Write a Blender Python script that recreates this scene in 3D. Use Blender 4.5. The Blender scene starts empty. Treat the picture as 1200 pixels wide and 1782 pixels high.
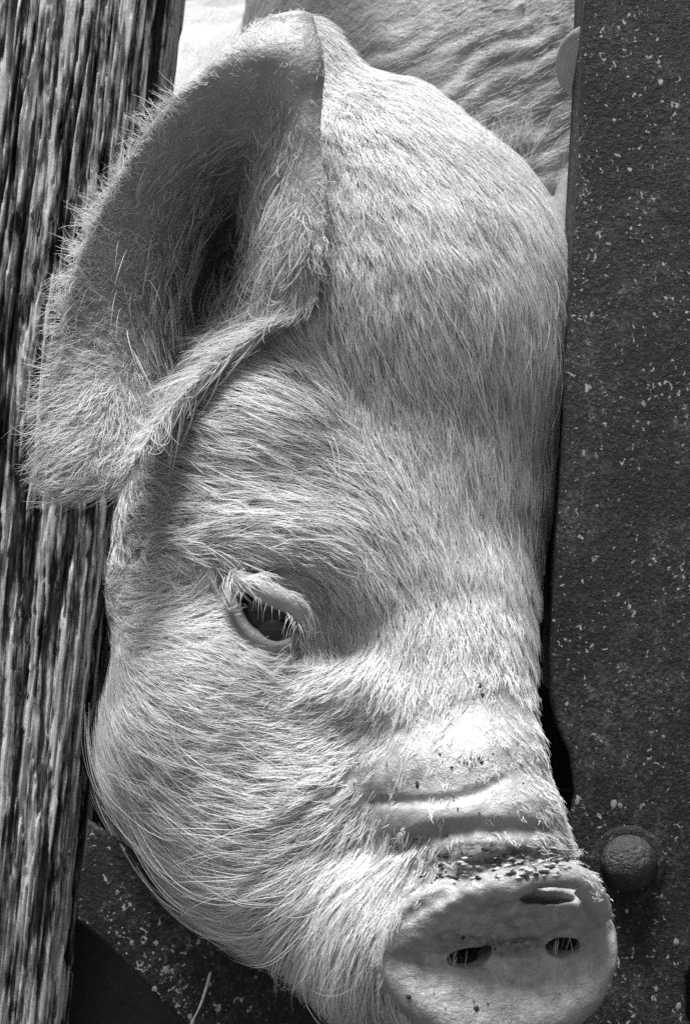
import bpy, math, os, random, time
_T0 = time.time()
def tick(s): print('TICK', s, round(time.time() - _T0, 1))
import numpy as np
from mathutils import Vector, kdtree

rng = np.random.default_rng(7)
random.seed(7)

# ------------------------------------------------------------------ camera, sky, sun, exposure
S = 0.0003          # metres per modelling unit
DP = 4000.0         # camera distance in modelling units (1.2 m)
Z0 = 0.66           # height of the picture centre above the ground
scene = bpy.context.scene
cam_data = bpy.data.cameras.new("camera")
cam = bpy.data.objects.new("camera", cam_data)
scene.collection.objects.link(cam)
scene.camera = cam
cam.location = (0, -DP * S, Z0)
cam.rotation_euler = (math.pi / 2, 0, 0)
cam_data.sensor_fit = 'VERTICAL'
cam_data.sensor_height = 36.0
cam_data.lens = 36.0 * DP / 1782.0
cam_data.clip_start = 0.05
cam_data.clip_end = 2000
cam_data.dof.use_dof = True
cam_data.dof.focus_distance = (DP - 20) * S
cam_data.dof.aperture_fstop = 15.0

SUN_EL, SUN_AZ = 79.0, 142.0     # degrees; azimuth measured from the camera's viewing direction towards picture left
world = bpy.data.worlds.new("World")
scene.world = world
world.use_nodes = True
wn, wl = world.node_tree.nodes, world.node_tree.links
wn.clear()
w_out = wn.new('ShaderNodeOutputWorld')
w_bg = wn.new('ShaderNodeBackground')
w_bw = wn.new('ShaderNodeRGBToBW')
w_sky = wn.new('ShaderNodeTexSky')
w_sky.sky_type = 'NISHITA'
w_sky.sun_disc = False
w_sky.sun_elevation = math.radians(SUN_EL)
w_sky.air_density = 1.5
w_sky.dust_density = 4.0
w_bg.inputs['Strength'].default_value = 0.055
wl.new(w_sky.outputs[0], w_bw.inputs[0])
wl.new(w_bw.outputs[0], w_bg.inputs['Color'])
wl.new(w_bg.outputs[0], w_out.inputs['Surface'])

sun_data = bpy.data.lights.new("sun", 'SUN')
sun_data.energy = 5.0
sun_data.angle = math.radians(24)
sun = bpy.data.objects.new("sun", sun_data)
scene.collection.objects.link(sun)
_el, _az = math.radians(SUN_EL), math.radians(SUN_AZ)
sun_dir = Vector((-math.sin(_az) * math.cos(_el), math.cos(_az) * math.cos(_el), math.sin(_el)))   # towards the sun
sun.rotation_euler = sun_dir.to_track_quat('Z', 'Y').to_euler()
sun.location = (0, 0, 5)
w_sky.sun_rotation = math.atan2(sun_dir.x, sun_dir.y)

vs = scene.view_settings
vs.view_transform = 'Standard'
vs.look = 'None'
vs.exposure = 1.18
vs.gamma = 1.0
scene.render.engine = 'CYCLES'
scene.cycles.use_denoising = False
scene.cycles.max_bounces = 5
scene.cycles.diffuse_bounces = 2
scene.cycles_curves.shape = 'RIBBONS'

VOX = 4.5

# ------------------------------------------------------------------ helpers
def P(px, py, w=0.0):
    """modelling point: px to the right, py down, w towards the viewer (all in units of S)"""
    f = (DP - w) / DP
    return np.array(((px - 600.0) * f, (891.0 - py) * f, w))

def to_world(p):
    p = np.asarray(p, dtype=np.float64)
    return np.stack((p[..., 0] * S, -p[..., 2] * S, p[..., 1] * S + Z0), -1)

def to_pix(p):
    k = DP / (DP - p[:, 2])
    return np.stack((600 + p[:, 0] * k, 891 - p[:, 1] * k), -1)

def link(o, parent=None):
    scene.collection.objects.link(o)
    if parent is not None:
        o.parent = parent
        o.matrix_parent_inverse = parent.matrix_world.inverted() if False else o.matrix_parent_inverse
    return o

def mesh_np(name, co, faces, mat, parent=None, smooth=True):
    """co: N x 3 world coordinates relative to the parent, faces: list or (M,k) array"""
    me = bpy.data.meshes.new(name)
    faces = np.asarray(faces, dtype=np.int32)
    n, k = faces.shape
    me.vertices.add(len(co))
    me.vertices.foreach_set('co', np.asarray(co, dtype=np.float32).ravel())
    me.loops.add(n * k)
    me.loops.foreach_set('vertex_index', faces.ravel())
    me.polygons.add(n)
    me.polygons.foreach_set('loop_start', np.arange(0, n * k, k, dtype=np.int32))
    me.update(calc_edges=True)
    me.validate()
    if smooth:
        me.polygons.foreach_set('use_smooth', np.ones(len(me.polygons), dtype=bool))
    if mat is not None:
        me.materials.append(mat)
    o = bpy.data.objects.new(name, me)
    return link(o, parent)

def point_attr(o, name, data):
    a = o.data.attributes.new(name, 'FLOAT', 'POINT')
    a.data.foreach_set('value', np.asarray(data, dtype=np.float32))

def empty(name, loc, label, cat, group=None):
    o = bpy.data.objects.new(name, None)
    link(o)
    o.location = loc
    o.empty_display_size = 0.05
    tag(o, label, cat, group)
    return o

def tag(o, label=None, cat=None, group=None, kind=None):
    if label: o["label"] = label
    if cat: o["category"] = cat
    if group: o["group"] = group
    if kind: o["kind"] = kind
    return o

def noise_grid(shape, cells, seed, octaves=4, gain=0.5):
    """smooth value noise on a 2-D grid; cells = number of lattice cells along each axis"""
    r = np.random.default_rng(seed)
    out = np.zeros(shape); amp = 1.0; tot = 0
    cy, cx = cells
    for _ in range(octaves):
        gy, gx = int(max(2, cy)), int(max(2, cx))
        g = r.random((gy + 2, gx + 2))
        y = np.linspace(0, gy, shape[0], endpoint=False); x = np.linspace(0, gx, shape[1], endpoint=False)
        yi, xi = y.astype(int), x.astype(int)
        fy, fx = y - yi, x - xi
        fy = fy * fy * (3 - 2 * fy); fx = fx * fx * (3 - 2 * fx)
        a = g[yi][:, xi]; b = g[yi][:, xi + 1]; c = g[yi + 1][:, xi]; d = g[yi + 1][:, xi + 1]
        out += amp * ((a * (1 - fx) + b * fx) * (1 - fy)[:, None] + (c * (1 - fx) + d * fx) * fy[:, None])
        tot += amp; amp *= gain; cy *= 2; cx *= 2
    return out / tot

# ------------------------------------------------------------------ materials
class Mat:
    def __init__(self, name):
        self.m = bpy.data.materials.new(name); self.m.use_nodes = True
        self.n, self.l = self.m.node_tree.nodes, self.m.node_tree.links
        self.b = self.n['Principled BSDF']
    def node(self, t, **kw):
        o = self.n.new(t)
        for k, v in kw.items():
            if k in o.inputs: o.inputs[k].default_value = v
            else: setattr(o, k, v)
        return o
    def coord(self, scale=(1, 1, 1)):
        tc = self.node('ShaderNodeTexCoord'); mp = self.node('ShaderNodeMapping')
        mp.inputs['Scale'].default_value = scale
        self.l.new(tc.outputs['Object'], mp.inputs[0]); return mp.outputs[0]
    def noise(self, vec, scale, detail=4, rough=0.6, dist=0.0):
        o = self.node('ShaderNodeTexNoise')
        o.inputs['Scale'].default_value = scale; o.inputs['Detail'].default_value = detail
        o.inputs['Roughness'].default_value = rough; o.inputs['Distortion'].default_value = dist
        self.l.new(vec, o.inputs['Vector']); return o.outputs[0]
    def voro(self, vec, scale, feature='F1', out='Distance', rand=1.0):
        o = self.node('ShaderNodeTexVoronoi', feature=feature)
        o.inputs['Scale'].default_value = scale; o.inputs['Randomness'].default_value = rand
        self.l.new(vec, o.inputs['Vector']); return o.outputs[out]
    def ramp(self, fac, stops):
        o = self.node('ShaderNodeValToRGB'); e = o.color_ramp.elements
        while len(e) < len(stops): e.new(0.5)
        for s, (p, v) in zip(e, stops): s.position = p; s.color = (v, v, v, 1)
        self.l.new(fac, o.inputs[0]); return o.outputs[0]
    def math(self, op, a, b=None, clamp=False):
        o = self.node('ShaderNodeMath', operation=op); o.use_clamp = clamp
        for i, x in enumerate((a, b)):
            if x is None: continue
            if isinstance(x, (int, float)): o.inputs[i].default_value = x
            else: self.l.new(x, o.inputs[i])
        return o.outputs[0]
    def mix(self, fac, a, b):
        o = self.node('ShaderNodeMix', data_type='FLOAT')
        for i, x in zip((0, 2, 3), (fac, a, b)):
            if isinstance(x, (int, float)): o.inputs[i].default_value = x
            else: self.l.new(x, o.inputs[i])
        return o.outputs[0]
    def attr(self, name):
        o = self.node('ShaderNodeAttribute', attribute_name=name); return o.outputs['Fac']
    def bump(self, h, strength, dist, prev=None):
        o = self.node('ShaderNodeBump'); o.inputs['Strength'].default_value = strength; o.inputs['Distance'].default_value = dist
        self.l.new(h, o.inputs['Height'])
        if prev is not None: self.l.new(prev, o.inputs['Normal'])
        self.l.new(o.outputs[0], self.b.inputs['Normal']); return o.outputs[0]
    def colour(self, x):
        if isinstance(x, (int, float)): self.b.inputs['Base Color'].default_value = (x, x, x, 1)
        else: self.l.new(x, self.b.inputs['Base Color'])
    def set(self, name, v):
        if isinstance(v, (int, float)): self.b.inputs[name].default_value = v
        else: self.l.new(v, self.b.inputs[name])

def mat_skin():
    m = Mat('pig_skin'); v = m.coord()
    blotch = m.ramp(m.noise(v, 28, 5), [(0.3, 0.14), (0.7, 0.29)])
    wet = m.attr('bare')
    base = m.mix(wet, blotch, m.ramp(m.noise(v, 90, 6, 0.75), [(0.34, 0.15), (0.62, 0.36)]))
    speck = m.ramp(m.noise(v, 420, 3, 0.7), [(0.60, 0.0), (0.70, 1.0)])
    patch = m.ramp(m.noise(v, 40, 3), [(0.48, 0.0), (0.62, 1.0)])
    dirt_shade = m.math('MULTIPLY', m.math('MULTIPLY', speck, patch), 0.75)
    grime_shade = m.attr('grime_shade')
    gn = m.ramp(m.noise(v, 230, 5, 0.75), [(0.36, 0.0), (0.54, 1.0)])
    dirt_shade = m.math('MAXIMUM', dirt_shade, m.math('MULTIPLY', grime_shade, gn))  # real dirt joined with the shade painted on snout and ear
    m.colour(m.mix(dirt_shade, base, 0.05))
    m.set('Roughness', m.ramp(m.noise(v, 120, 4), [(0.35, 0.32), (0.65, 0.6)]))
    b = m.bump(m.noise(v, 1100, 4, 0.7), 0.3, 0.0005)
    b = m.bump(m.noise(v, 300, 4, 0.7), 0.5, 0.002, b)
    cr = m.voro(v, 400, 'DISTANCE_TO_EDGE'); m.bump(m.math('MULTIPLY', m.math('MINIMUM', cr, 0.15), wet), 0.35, 0.003, b)
    return m.m

def mat_hair(name, col, rough=0.45):
    m = Mat(name)
    info = m.node('ShaderNodeHairInfo')
    c = m.math('MULTIPLY', m.math('MULTIPLY', m.math('ADD', m.math('MULTIPLY', info.outputs['Random'], 0.5), 0.55), m.ramp(m.noise(m.coord(), 22, 4), [(0.32, 0.75), (0.58, 1.0)])), col, clamp=True)
    m.colour(c)
    m.set('Roughness', rough)
    tr = m.node('ShaderNodeBsdfTranslucent'); m.l.new(c, tr.inputs['Color'])
    mx = m.node('ShaderNodeMixShader'); mx.inputs[0].default_value = 0.3
    out = m.n['Material Output']
    m.l.new(m.b.outputs[0], mx.inputs[1]); m.l.new(tr.outputs[0], mx.inputs[2]); m.l.new(mx.outputs[0], out.inputs['Surface'])
    return m.m

def mat_eye():
    m = Mat('eye_iris'); m.colour(0.012); m.set('Roughness', 0.04); m.set('IOR', 1.42)
    return m.m

def mat_wood():
    m = Mat('weathered_wood')
    v = m.coord((1, 1, 0.05)); v2 = m.coord((1, 1, 0.3))
    silver = m.attr('silver')
    fib = m.noise(v, 520, 5, 0.75)
    fine = m.noise(v2, 800, 4, 0.75)
    t = m.math('ADD', m.math('MULTIPLY', silver, 0.6), m.math('MULTIPLY', fib, 0.75))
    t = m.math('ADD', t, m.math('MULTIPLY', fine, 0.35))
    c = m.ramp(t, [(0.56, 0.008), (0.76, 0.04), (0.90, 0.24), (1.0, 0.5)])
    m.colour(c); m.set('Roughness', 0.95); m.set('Specular IOR Level', 0.1)
    b = m.bump(fib, 0.9, 0.0015)
    m.bump(fine, 0.6, 0.0008, b)
    return m.m

def mat_metal():
    m = Mat('rusted_steel'); v = m.coord()
    big = m.noise(v, 14, 4, 0.6); mid = m.noise(v, 110, 6, 0.8); fine = m.noise(v, 420, 4, 0.8)
    t = m.math('ADD', m.math('MULTIPLY', big, 0.3), m.math('ADD', m.math('MULTIPLY', mid, 0.45), m.math('MULTIPLY', fine, 0.45)))
    base = m.ramp(t, [(0.52, 0.003), (0.60, 0.011), (0.68, 0.045), (0.78, 0.2)])
    sp = m.noise(v, 330, 2, 0.5, 0.6)
    spm = m.ramp(m.math('ADD', sp, m.math('MULTIPLY', m.noise(v, 25, 3), 0.2)), [(0.76, 0.0), (0.82, 1.0)])
    pit = m.ramp(m.noise(v, 260, 2, 0.5), [(0.30, 1.0), (0.36, 0.0)])
    c = m.mix(spm, base, 0.32); c = m.mix(pit, c, 0.006)
    m.colour(c); m.set('Roughness', m.ramp(mid, [(0.3, 0.5), (0.7, 0.8)])); m.set('Metallic', 0.0); m.set('Specular IOR Level', 0.25)
    b = m.bump(mid, 0.6, 0.004); m.bump(fine, 0.7, 0.0015, b)
    return m.m

def mat_plain(name, lo, hi, scale, rough=0.9, bump=0.01):
    m = Mat(name); v = m.coord(); n = m.noise(v, scale, 6, 0.65)
    m.colour(m.ramp(n, [(0.3, lo), (0.7, hi)])); m.set('Roughness', rough); m.bump(n, 0.8, bump)
    return m.m

M_SKIN = mat_skin()
M_COAT = mat_hair('white_bristle', 0.85)
M_EARHAIR = mat_hair('fine_ear_hair', 0.85)
M_EYE = mat_eye()
M_WOOD = mat_wood()
M_BOLT = mat_plain('worn_bolt_steel', 0.003, 0.028, 240, 0.45, 0.004)
M_PAINT = mat_plain('dull_paint_chip', 0.10, 0.3, 400, 0.8, 0.0003)
M_METAL = mat_metal()
M_GROUND = mat_plain('trodden_mud', 0.03, 0.08, 9)
M_SHADE = mat_plain('shade_board', 0.006, 0.018, 60, 0.8, 0.003)  # near-black colour standing in for deep shade in the gaps
M_FLAKE = mat_plain('pale_flake', 0.25, 0.5, 300, 0.8, 0.0003)
M_DIRT = mat_plain('dry_dirt', 0.012, 0.03, 300, 0.9, 0.0003)

# ------------------------------------------------------------------ signed distance tools (modelling units)
def smin(a, b, k):
    h = np.clip(0.5 + 0.5 * (b - a) / k, 0, 1)
    return b + (a - b) * h - k * h * (1 - h)
def smax(a, b, k): return -smin(-a, -b, k)

def rot(ax, ay, az):
    ax, ay, az = map(math.radians, (ax, ay, az))
    cx, sx, cy, sy, cz, sz = math.cos(ax), math.sin(ax), math.cos(ay), math.sin(ay), math.cos(az), math.sin(az)
    X = np.array([[1, 0, 0], [0, cx, -sx], [0, sx, cx]]); Y = np.array([[cy, 0, sy], [0, 1, 0], [-sy, 0, cy]])
    Z = np.array([[cz, -sz, 0], [sz, cz, 0], [0, 0, 1]])
    return Z @ Y @ X

class Ell:
    def __init__(s, c, r, a=(0, 0, 0)): s.c = P(*c); s.r = np.array(r, float); s.R = rot(*a)
    def __call__(s, p):
        q = (p - s.c) @ s.R
        k0 = np.sqrt(((q / s.r) ** 2).sum(-1)); k1 = np.sqrt(((q / s.r ** 2) ** 2).sum(-1))
        return k0 * (k0 - 1.0) / np.maximum(k1, 1e-6)
    def box(s): m = s.r.max(); return s.c - m, s.c + m

class Tube:
    """chain of tapered capsules; pts are modelling points, rad per point"""
    def __init__(s, pts, rad):
        s.p = np.asarray(pts, float); s.r = np.full(len(s.p), rad, float) if np.isscalar(rad) else np.asarray(rad, float)
    def __call__(s, p):
        out = np.full(len(p), 1e9)
        for i in range(len(s.p) - 1):
            a, b = s.p[i], s.p[i + 1]; ab = b - a
            t = np.clip(((p - a) @ ab) / max(ab @ ab, 1e-9), 0, 1)
            d = np.sqrt(((p - a - t[:, None] * ab) ** 2).sum(-1)) - (s.r[i] + (s.r[i + 1] - s.r[i]) * t)
            out = np.minimum(out, d)
        return out
    def box(s): m = s.r.max(); return s.p.min(0) - m, s.p.max(0) + m

def local(d, p, prim, k, sub=False):
    lo, hi = prim.box(); pad = 3 * k + 25
    m = np.all((p > lo - pad) & (p < hi + pad), axis=1)
    if m.any():
        e = prim(p[m])
        d[m] = smax(d[m], -e, k) if sub else smin(d[m], e, k)
    return d

def catmull(pts, n):
    """smooth curve through control points; n samples per span"""
    p = np.asarray(pts, float); p = np.vstack((2 * p[0] - p[1], p, 2 * p[-1] - p[-2])); out = []
    for i in range(1, len(p) - 2):
        t = np.linspace(0, 1, n, endpoint=False)[:, None]
        a, b, c, d = p[i - 1], p[i], p[i + 1], p[i + 2]
        out.append(0.5 * (2 * b + (c - a) * t + (2 * a - 5 * b + 4 * c - d) * t ** 2 + (3 * b - a - 3 * c + d) * t ** 3))
    out.append(p[-2][None]); return np.vstack(out)

# ---- the ear is a curved sheet: rows from the root down to the tip, columns from the front margin to the back margin
EAR = [
 [(545, 42, -78), (520, 34, -66), (490, 38, -70), (462, 48, -82), (436, 62, -98)],
 [(560, 120, -45), (522, 110, -30), (475, 105, -42), (415, 105, -62), (355, 128, -85)],
 [(554, 230, -34), (510, 220, -60), (450, 205, -130), (370, 195, -125), (280, 200, -80)],
 [(565, 340, -24), (498, 335, -85), (425, 325, -300), (318, 305, -185), (216, 292, -60)],
 [(560, 440, -18), (490, 440, -95), (398, 440, -410), (275, 425, -195), (158, 398, -35)],
 [(544, 528, -40), (470, 525, -140), (360, 545, -380), (235, 530, -150), (122, 512, -15)],
 [(475, 562, -75), (400, 598, -190), (318, 630, -270), (208, 625, -85), (110, 612, -2)],
 [(385, 625, -82), (330, 668, -155), (268, 700, -120), (178, 705, -15), (96, 702, 10)],
 [(312, 694, -60), (282, 732, -70), (222, 775, -20), (148, 785, 22), (84, 780, 18)],
 [(275, 744, -30), (240, 790, -5), (190, 828, 16), (130, 840, 26), (84, 838, 16)],
 [(230, 822, 5), (200, 848, 14), (160, 862, 16), (120, 868, 16), (92, 866, 10)],
]
def sheet_samples(grid, nu, nv):
    g = np.array([[P(*c) for c in row] for row in grid])
    rows = np.array([catmull(r, nu) for r in g])
    return np.array([catmull(rows[:, j], nv) for j in range(rows.shape[1])]).transpose(1, 0, 2)
ear_pts = sheet_samples(EAR, 22, 16)
_nr, _nc = ear_pts.shape[:2]
_jj = np.linspace(0, 1, _nc)[None, :]; _ii = np.linspace(0, 1, _nr)[:, None]
ear_th = np.minimum(1, np.minimum(_jj, 1 - _jj) * 7 + 0.35) * (15 - 5 * _ii) * np.minimum(1, (1 - _ii) * 9 + 0.45)
ear_th = (ear_th + 0 * _jj).ravel(); ear_flat = ear_pts.reshape(-1, 3)
ear_kd = kdtree.KDTree(len(ear_flat))
for i, q in enumerate(ear_flat): ear_kd.insert(q, i)
ear_kd.balance()
EAR_LO, EAR_HI = ear_flat.min(0), ear_flat.max(0)
def ear_sdf(p):
    out = np.empty(len(p))
    f = ear_kd.find
    for i in range(len(p)):
        _, j, d = f(p[i]); out[i] = d - ear_th[j]
    return out

# ---- head and body masses
MASS = [
 (Ell((705, 560, -345), (285, 475, 330), (0, 0, 15)), 0),
 (Ell((800, 535, -345), (190, 290, 290)), 80),
 (Ell((680, 960, -265), (262, 330, 265)), 110),
 (Ell((430, 1010, -300), (250, 330, 240)), 120),
 (Ell((470, 760, -300), (225, 230, 225)), 90),
 (Ell((396, 1290, -160), (212, 260, 195), (14, 0, 0)), 90),
 (Ell((500, 1440, -110), (215, 185, 175), (0, 0, 30)), 90),
 (Tube([P(740, 1080, -170), P(772, 1230, -70), P(805, 1340, -10), P(845, 1500, 70)], [180, 138, 140, 150]), 80),
 (Ell((615, 1260, -125), (140, 170, 130)), 80),
 (Ell((790, 1200, -95), (125, 190, 140), (-20, 0, 0)), 80),
 (Ell((722, 1630, 20), (185, 165, 160), (0, 0, 10)), 80),
 (Ell((545, 1560, -60), (140, 110, 130), (0, 0, -35)), 80),
 (Ell((525, 210, -350), (120, 190, 140)), 60),
 (Ell((1130, 430, -430), (200, 230, 110), (0, -25, 20)), 80),
 (Ell((1042, 118, -265), (85, 125, 24), (66, 0, -30)), 30),
 (Ell((775, 330, -1060), (480, 950, 560)), 50),
 (Ell((700, 900, -700), (300, 300, 420)), 120),
 (Ell((420, 560, -2000), (640, 830, 950)), 200),
 (Ell((300, 560, -3000), (640, 800, 1000)), 250),
 (Tube([P(240, 900, -1700), P(200, 1900, -1700), P(200, 2950, -1650)], [260, 130, 110]), 150),
 (Tube([P(800, 900, -1700), P(860, 1900, -1700), P(860, 2950, -1650)], [260, 130, 110]), 150),
 (Tube([P(50, 800, -3300), P(0, 2300, -3500), P(0, 3700, -3300)], [330, 170, 140]), 150),
 (Tube([P(650, 800, -3300), P(720, 2300, -3500), P(720, 3700, -3300)], [330, 170, 140]), 150),
]
class Disc:
    """snout disc: blunt oval end whose face folds inwards along the line of the nostrils"""
    b = Ell((866, 1664, 150), (200, 158, 170), (0, 0, 5)); o = P(893, 1646, 205)
    def __call__(s, p):
        q = p - s.o; v = q[:, 1] - 0.12 * q[:, 0]
        h1 = (q[:, 2] - 0.70 * v + 0.05 * q[:, 0]) / 1.2; h2 = (q[:, 2] + 0.42 * v + 0.05 * q[:, 0]) / 1.09
        return smax(s.b(p), smin(h1, h2, 14), 34)
    def box(s): return s.b.box()
FEAT = []          # (prim, k, subtract)
def sdf(p, ear=True):
    d = MASS[0][0](p)
    for prim, k in MASS[1:]: d = local(d, p, prim, k)
    d = local(d, p, Ell((400, 455, -280), (120, 190, 210), (0, 0, 15)), 40, True)
    if ear:
        m = np.all((p > EAR_LO - 45) & (p < EAR_HI + 45), axis=1) & (np.abs(d) < 1e6)
        if m.any():
            d[m] = smin(d[m], ear_sdf(p[m]), 26)
    for prim, k, sub in FEAT: d = local(d, p, prim, k, sub)
    return d

def surf(px, py, lift=0.0, ear=False):
    """point(s) of the present surface seen at px, py from the front"""
    px, py = np.atleast_1d(np.asarray(px, float)), np.atleast_1d(np.asarray(py, float))
    cam_p = np.array((0, 0, DP)); tgt = np.array([P(a, b, 0) for a, b in zip(px, py)])
    d = tgt - cam_p; d /= np.linalg.norm(d, axis=1)[:, None]
    t = np.full(len(px), DP - 450.0)
    for _ in range(70):
        s = sdf(cam_p + d * t[:, None], ear); t += np.minimum(0.8 * s, 40)
        t = np.minimum(t, DP + 3000)
    return cam_p + d * (t - lift)[:, None]
def S2(pts, lift=0.0, n=6, ear=False):
    c = catmull(np.asarray(pts, float), n) if len(pts) > 2 else np.linspace(pts[0], pts[1], n)
    return surf(c[:, 0], c[:, 1], lift, ear)
def taper(n, r, e=0.35): 
    t = np.linspace(0, 1, n); return r * (e + (1 - e) * np.sin(np.pi * t) ** 0.6)

# ---- snout
FEAT.append((Disc(), 34, False))
rim = catmull([P(692, 1612, 200), P(735, 1576, 222), P(800, 1560, 248), P(880, 1538, 266), P(965, 1526, 266), P(1020, 1545, 248), P(1046, 1588, 216)], 6)
FEAT.append((Tube(rim, taper(len(rim), 26, 0.6)), 18, False))
# nose rolls and creases, brow, cheek folds
def ridge(pts, r, lift, k): 
    c = S2(pts, lift); FEAT.append((Tube(c, taper(len(c), r)), k, False))
def groove(pts, r, lift, k, e=0.3):
    c = S2(pts, lift); FEAT.append((Tube(c, taper(len(c), r, e)), k, True))
ridge([(520, 1400), (600, 1378), (720, 1345), (820, 1335), (905, 1300)], 46, -32, 70)
ridge([(580, 1450), (700, 1430), (800, 1420), (900, 1405), (950, 1400)], 34, -22, 40)
groove([(640, 1396), (760, 1392), (830, 1378), (882, 1350)], 9, 0, 9)
groove([(680, 1482), (740, 1456), (830, 1442), (960, 1446)], 13, 0, 16)
groove([(500, 1440), (550, 1400), (610, 1352)], 7, 1, 18)
groove([(585, 1258), (625, 1246), (660, 1262)], 9, 0, 16)
groove([(700, 1600), (760, 1560), (820, 1520), (900, 1492), (1000, 1500)], 15, 2, 12)
# eye socket, lids
FEAT.append((Ell(tuple((575, 1085, float(surf(575, 1085)[0][2]) + 30)), (55, 95, 60), (0, 0, 15)), 55, True))
ridge([(300, 960), (420, 935), (540, 945), (640, 1010)], 60, -38, 60)
ridge([(540, 1215), (640, 1205), (720, 1240)], 40, -28, 60)
_e = surf(468, 1072)[0]
FEAT.append((Ell((462, 1066, float(_e[2]) + 22), (64, 50, 36), (0, 0, -28)), 16, True))     # opening
EYE_C = np.array(P(466, 1066, float(_e[2]) - 34))
lower = [P(402, 1022, _e[2] - 8), P(408, 1062, _e[2] + 4), P(430, 1098, _e[2] + 10), P(466, 1118, _e[2] + 12), P(500, 1120, _e[2] + 8), P(516, 1108, _e[2] + 2)]
lower = catmull(lower, 5); FEAT.append((Tube(lower, taper(len(lower), 15, 0.6)), 8, False))
upper = [P(408, 1008, _e[2] - 2), P(440, 1014, _e[2] + 14), P(475, 1036, _e[2] + 16), P(507, 1054, _e[2] + 10), P(526, 1080, _e[2])]
upper = catmull(upper, 5); FEAT.append((Tube(upper, taper(len(upper), 22, 0.6)), 14, False))
groove([(396, 1012), (394, 1060), (418, 1108), (460, 1136), (512, 1136)], 6, -1, 7)
groove([(425, 1000), (470, 990), (520, 996), (556, 1022), (568, 1060)], 15, -4, 12)
groove([(517, 1105), (519, 1150), (518, 1192)], 8, 0, 8)
groove([(470, 1165), (500, 1172), (520, 1160)], 8, 0, 16)
# nostrils and the slit in the rim
for (x, y, dx, ln) in ((812, 1656, -14, 40), (974, 1638, 10, 30)):
    a = surf(x, y)[0]
    FEAT.append((Ell((x, y - 3, a[2] - 30), (ln, 15, 62), (16, 0, 7)), 6, True))
    FEAT.append((Ell((x + dx, y - 22, a[2] - 110), (ln * 0.9, 24, 90), (16, 0, 7)), 10, True))
a = surf(960, 1551)[0]
FEAT.append((Ell((960, 1559, a[2] - 34), (56, 9, 50), (-28, 0, 6)), 4, True))
groove([(850, 1650), (895, 1648), (940, 1640)], 10, 1, 14)

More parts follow.
